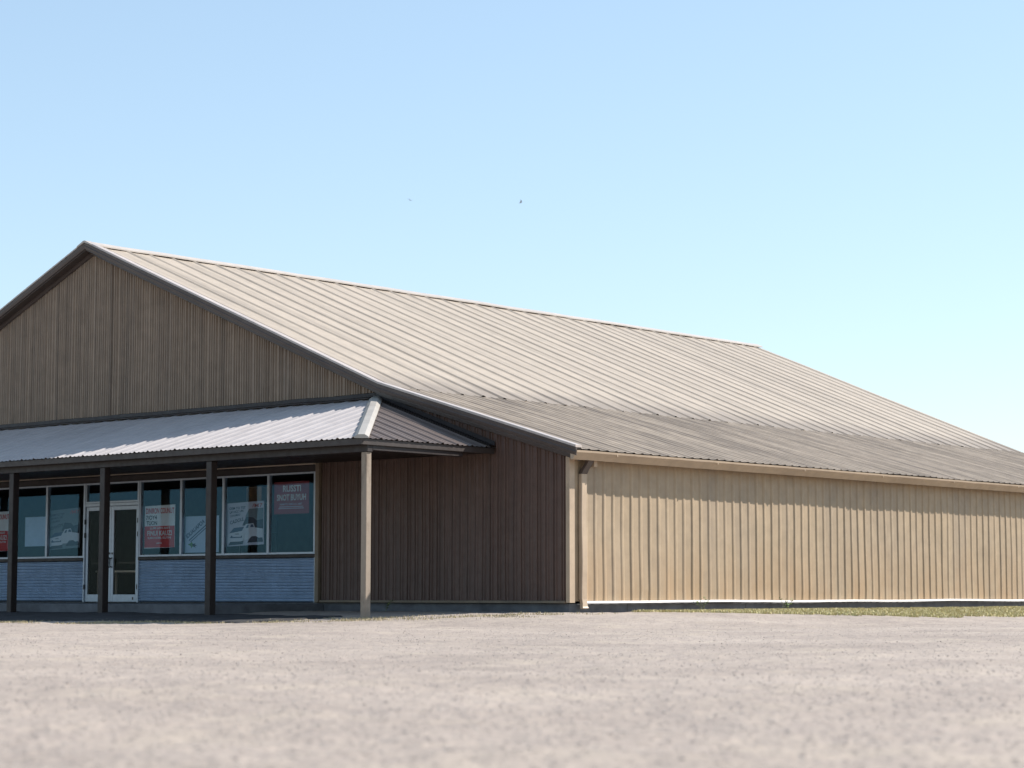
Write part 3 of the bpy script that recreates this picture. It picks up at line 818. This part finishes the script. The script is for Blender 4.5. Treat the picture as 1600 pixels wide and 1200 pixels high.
sd = ramp(nt, nz(nt, v1, 0.9, 5, 0.65), [(0.52, (0, 0, 0)), (0.66, (1, 1, 1))])
sm = N(nt, 'ShaderNodeMath', operation='MULTIPLY'); sm.inputs[1].default_value = 0.35; nt.links.new(sd.outputs[0], sm.inputs[0])
c = mixc(nt, sm.outputs[0], c, (0.43, 0.36, 0.28))
nt.links.new(c, b.inputs['Base Color']); b.inputs['Roughness'].default_value = 0.95; b.inputs['Specular IOR Level'].default_value = 0.2
bp = nt.nodes.new('ShaderNodeBump'); bp.inputs['Strength'].default_value = 0.5; bp.inputs['Distance'].default_value = 0.012
nt.links.new(vo.outputs['Distance'], bp.inputs['Height']); nt.links.new(bp.outputs[0], b.inputs['Normal'])
me.materials.append(gm); me.shade_smooth()
g = bpy.data.objects.new('ground', me); C.objects.link(g); tag(g, kind='structure')

# added dark sheet before the porch slab: the ground's shade put into colour
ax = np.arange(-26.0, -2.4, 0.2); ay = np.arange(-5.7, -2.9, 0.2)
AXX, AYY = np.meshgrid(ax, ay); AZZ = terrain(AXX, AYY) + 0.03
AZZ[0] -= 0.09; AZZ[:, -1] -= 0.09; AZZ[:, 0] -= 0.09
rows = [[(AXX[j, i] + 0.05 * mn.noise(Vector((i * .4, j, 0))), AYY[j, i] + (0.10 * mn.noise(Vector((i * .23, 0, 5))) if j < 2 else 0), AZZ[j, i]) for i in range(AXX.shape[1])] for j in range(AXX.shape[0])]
tag(MB().grid(rows).build('ground_shade_sheet', weathered('painted_ground_shade', (0.055, 0.052, 0.052), (0.03, 0.029, 0.03), (1.5, 1.5, 1.5), 0.7, 0.9, fine=0.12, spec=0.2), None), kind='structure')

# loose gravel stones over the lot, in front of the camera
ico = [(0, 0, 1), (.894, 0, .447), (.276, .851, .447), (-.724, .526, .447), (-.724, -.526, .447), (.276, -.851, .447), (.724, .526, -.447), (-.276, .851, -.447), (-.894, 0, -.447), (-.276, -.851, -.447), (.724, -.526, -.447), (0, 0, -1)]
icf = [(0, 1, 2), (0, 2, 3), (0, 3, 4), (0, 4, 5), (0, 5, 1), (1, 6, 2), (2, 7, 3), (3, 8, 4), (4, 9, 5), (5, 10, 1), (2, 6, 7), (3, 7, 8), (4, 8, 9), (5, 9, 10), (1, 10, 6), (11, 7, 6), (11, 8, 7), (11, 9, 8), (11, 10, 9), (11, 6, 10)]
ico = np.array(ico); icf = np.array(icf)
ns = 36000
rr = 5.0 + (41 - 5.0) * rng.random(ns) ** 1.12; aa = vd + np.radians(rng.uniform(-18, 18, ns))
sx = CAM.x - np.sin(aa) * rr; sy = CAM.y + np.cos(aa) * rr
keep = ~((sy > -2.8) & (sx < 0.3)); sx, sy = sx[keep], sy[keep]; ns = len(sx)
sz = terrain(sx, sy)
ssz = (0.004 + 0.0065 * rng.random(ns) ** 3) * (1.06 - 0.008 * rr[keep])
V = ico[None] * (1 + 0.35 * (rng.random((ns, 12, 1)) - 0.5)) * ssz[:, None, None] * np.stack([0.8 + 0.6 * rng.random(ns), 0.8 + 0.6 * rng.random(ns), 0.42 + 0.3 * rng.random(ns)], -1)[:, None, :]
V += np.stack([sx, sy, sz + ssz * 0.05], -1)[:, None, :]
F = icf[None] + (np.arange(ns) * 12)[:, None, None]
me = bpy.data.meshes.new('gravel_stones'); me.from_pydata(V.reshape(-1, 3).tolist(), [], F.reshape(-1, 3).tolist()); me.update()
sm_, nt, b = new_mat('gravel_stone')
g1 = nt.nodes.new('ShaderNodeNewGeometry')
rc = ramp(nt, g1.outputs['Random Per Island'], [(0.0, (0.28, 0.24, 0.212)), (0.4, (0.335, 0.288, 0.252)), (0.8, (0.37, 0.32, 0.28)), (1.0, (0.43, 0.375, 0.33))])
nt.links.new(rc.outputs[0], b.inputs['Base Color']); b.inputs['Roughness'].default_value = 0.9
me.materials.append(sm_)
o = bpy.data.objects.new('gravel_stones', me); C.objects.link(o); tag(o, 'loose pale gravel stones scattered over the lot', 'gravel', kind='stuff')

# ------------------------------------------------------------------ GRASS AND WEEDS
def grass(name, pts, hmin, hmax, width, mat, label):
    n = len(pts[0]); x, y = pts; z = terrain(x, y)
    h = rng.uniform(hmin, hmax, n); a = rng.uniform(0, 2 * math.pi, n); lean = rng.uniform(0.1, 0.9, n) * h
    w = width * rng.uniform(.6, 1.3, n)
    la = rng.uniform(0, 2 * math.pi, n)
    dx, dy = np.cos(a) * w, np.sin(a) * w; lx, ly = np.cos(la) * lean, np.sin(la) * lean
    p0 = np.stack([x - dx, y - dy, z - .005], -1); p1 = np.stack([x + dx, y + dy, z - .005], -1)
    p2 = np.stack([x + dx * .7 + lx * .4, y + dy * .7 + ly * .4, z + h * .6], -1); p3 = np.stack([x - dx * .7 + lx * .4, y - dy * .7 + ly * .4, z + h * .6], -1)
    p4 = np.stack([x + lx, y + ly, z + h], -1)
    V = np.stack([p0, p1, p2, p3, p4], 1).reshape(-1, 3)
    i = np.arange(n) * 5
    F = [(int(k), int(k) + 1, int(k) + 2, int(k) + 3) for k in i] + [(int(k) + 3, int(k) + 2, int(k) + 4) for k in i]
    me = bpy.data.meshes.new(name); me.from_pydata(V.tolist(), [], F); me.update(); me.materials.append(mat)
    o = bpy.data.objects.new(name, me); C.objects.link(o)
    return tag(o, label, 'grass', kind='stuff')
def blade_mat(name, cols):
    m, nt, b = new_mat(name)
    g1 = nt.nodes.new('ShaderNodeNewGeometry')
    k = len(cols)
    rc = ramp(nt, g1.outputs['Random Per Island'], [(i / (k - 1), c) for i, c in enumerate(cols)])
    nt.links.new(rc.outputs[0], b.inputs['Base Color']); b.inputs['Roughness'].default_value = 0.7
    return m
GR = blade_mat('dry_green_grass', [(0.40, 0.37, 0.14), (0.50, 0.44, 0.20), (0.58, 0.50, 0.28), (0.44, 0.40, 0.16), (0.60, 0.50, 0.31)])
n = 110000
y = 1.6 + (28 - 1.6) * rng.random(n) ** 1.1; x = 0.16 + 6.0 * rng.random(n)
edge = np.interp(y, [1.2, 2.0, 3.0, 6.0, 10.0, 28.0], [0.1, 1.0, 2.5, 3.8, 4.9, 5.6]) + 0.7 * vnoise(y / 1.6, y * 0 + .5, 8) + 0.7 * vnoise(y / .4, y * 0 + 3.5, 9)
patchy = vnoise(x / .5, y / .5, 21) + vnoise(x / .17, y / .17, 22) * .6
k = (x < edge) & (patchy > -0.42); x, y = x[k], y[k]
grass('grass_strip', (x, y), 0.02, 0.06, 0.011, GR, 'strip of short dry green grass along the foot of the sunlit wall')
DG = blade_mat('straw_grass', [(0.42, 0.33, 0.19), (0.50, 0.40, 0.25), (0.34, 0.28, 0.16), (0.30, 0.27, 0.12)])
n = 16000
x = rng.uniform(-13, 1.5, n); y0 = np.interp(x, [-13, -6, -3.5, -1.0, 1.5], [-7.2, -7.0, -5.2, -3.8, -1.6])
y = y0 + rng.normal(0, 0.55, n)
k = vnoise(x / .45, y / .45, 31) > -0.05; x, y = x[k], y[k]
grass('straw_grass', (x, y), 0.012, 0.045, 0.005, DG, 'thin straw coloured grass along the edge of the porch shadow')

WL = plain('weed_leaf', (0.10, 0.17, 0.04), 0.6, 0, 0.25, 20)
WS = plain('weed_stem', (0.16, 0.17, 0.06), 0.7)
def weed(x, y, h, nl, spread, label, seed):
    rd = random.Random(seed)
    z = float(terrain(np.array([x]), np.array([y]))[0])
    root = empty('weed', (x, y, z)); tag(root, label, 'weed', 'weeds at the foot of the walls')
    st = MB(); lf = MB()
    for s in range(4):
        a = rd.uniform(0, 6.28); hh = h * rd.uniform(.6, 1)
        tip = Vector((x + math.cos(a) * spread * .6, y + math.sin(a) * spread * .6, z + hh))
        st.tube([(x, y, z - .02), ((x + tip.x) / 2, (y + tip.y) / 2, z + hh * .6), tip], [.006, .004, .002], 5)
        for q in range(nl):
            t = rd.uniform(.25, 1); c = Vector((x, y, z)).lerp(tip, t); la = rd.uniform(0, 6.28); ll = rd.uniform(.04, .09)
            d = Vector((math.cos(la), math.sin(la), rd.uniform(-.1, .6))).normalized(); sd = d.cross(Vector((0, 0, 1))).normalized() * ll * .28
            lf.add([c, c + d * ll * .5 + sd, c + d * ll, c + d * ll * .5 - sd], [(0, 1, 2, 3)])
    st.build('stem', WS, root); lf.build('leaf_cluster', WL, root, fix=False)
weed(0.24, 3.78, 0.34, 9, 0.20, 'small leafy weed in the grass by the base flashing, nearer the corner', 3)
weed(0.30, 6.65, 0.28, 12, 0.26, 'bushy low weed in the grass further along the sunlit wall', 5)
weed(-4.15, -0.55, 0.22, 9, 0.2, 'dark weed in the shade beside the tan corner post', 8)

# ------------------------------------------------------------------ BIRDS
BM = plain('dark_feathers', (0.26, 0.27, 0.28), 0.8)
Rv = Vector((math.cos(YAW), math.sin(YAW), 0)); Vv = Vector((-math.sin(YAW) * math.cos(PITCH), math.cos(YAW) * math.cos(PITCH), math.sin(PITCH))); Uv = Rv.cross(Vv)
FPX = 3343.0
def sky_point(px, py, dist): return CAM + dist * (Vv + Rv * ((px - 800) / FPX) + Uv * ((600 - py) / FPX))
def bird(loc, span, M3, up, label, sweep=-.06):
    root = empty('bird', loc); tag(root, label, 'bird')
    T = lambda p: Vector(loc) + M3 @ (Vector(p) * span)
    bd = MB(); pts = [(0, -.26, 0), (0, -.20, 0), (0, -.08, 0), (0, .06, 0), (0, .16, .01), (0, .22, .02), (0, .27, .01)]
    bd.tube([T(p) for p in pts], [span * q for q in (.03, .035, .055, .065, .05, .035, .006)], 8); bd.build('body', BM, root, smooth=True)
    for s in (-1, 1):
        w = MB()
        top = [(0.03, .12, .02), (.22, .15, up * .5), (.5, sweep, up), (.26, -.06 + sweep * .3, up * .5), (.03, -.08, .02)]
        a = [T((x * s, yy, zz)) for x, yy, zz in top]; b2 = [T((x * s, yy, zz - .012)) for x, yy, zz in top]
        w.add(a + b2, [(0, 1, 3, 4), (1, 2, 3), (9, 8, 6, 5), (8, 7, 6), (0, 5, 6, 1), (1, 6, 7, 2), (2, 7, 8, 3), (3, 8, 9, 4), (4, 9, 5, 0)])
        w.build('wing', BM, root)
bird(sky_point(814, 315.5, 140), 0.32, Matrix((Uv, Rv, Vv)).transposed() @ Matrix.Rotation(0.35, 3, 'Z') @ Matrix.Rotation(0.4, 3, 'Y'), 0.12, 'small dark bird with swept wings high above the roof, right one of two', -.42)
bird(sky_point(641, 313, 190), 0.5, Matrix.Rotation(YAW + 0.4, 3, 'Z') @ Matrix.Rotation(0.3, 3, 'Y'), 0.2, 'tiny distant bird in the open sky, left one of two')

# ------------------------------------------------------------------ LIGHT, SKY, CAMERA
to_sun = Vector((0.552, 1.0, 0.95)).normalized()
el_ = math.asin(to_sun.z); az = math.atan2(to_sun.x, to_sun.y)
sd = bpy.data.lights.new('sun', 'SUN'); sd.energy = 3.2; sd.angle = math.radians(0.53); sd.color = (1.0, 0.955, 0.90)
so = bpy.data.objects.new('sun', sd); so.rotation_euler = to_sun.to_track_quat('Z', 'Y').to_euler(); so.location = (40, 60, 60); C.objects.link(so)
w = bpy.data.worlds.new('World'); bpy.context.scene.world = w; w.use_nodes = True
nt = w.node_tree; bg = nt.nodes['Background']
sk = nt.nodes.new('ShaderNodeTexSky'); sk.sky_type = 'NISHITA'; sk.sun_disc = False
sk.sun_elevation = el_; sk.sun_rotation = az
sk.air_density = 1.0; sk.dust_density = 0.3; sk.ozone_density = 4.5; sk.altitude = 50
gam = nt.nodes.new('ShaderNodeGamma'); gam.inputs['Gamma'].default_value = 0.60
nt.links.new(sk.outputs[0], gam.inputs[0]); nt.links.new(mixc(nt, 1.0, gam.outputs[0], (0.965, 1.0, 0.985), 'MULTIPLY'), bg.inputs['Color']); bg.inputs['Strength'].default_value = 0.147

cd = bpy.data.cameras.new('camera'); co = bpy.data.objects.new('camera', cd); C.objects.link(co)
co.location = CAM
co.rotation_euler = Matrix((Rv, Uv, -Vv)).transposed().to_euler()
cd.sensor_width = 36.0; cd.lens = FPX / 1600 * 36.0; cd.clip_end = 9000; cd.clip_start = 0.05
cd.dof.use_dof = True; cd.dof.focus_distance = 39.0; cd.dof.aperture_fstop = 2.5
sc = bpy.context.scene; sc.camera = co
sc.view_settings.view_transform = 'Standard'; sc.view_settings.look = 'None'; sc.view_settings.gamma = 1.0
sc.view_settings.exposure = 1.35
try: sc.view_settings.use_curve_mapping = False
except Exception: pass
sc.cycles.max_bounces = 8; sc.cycles.transparent_max_bounces = 16
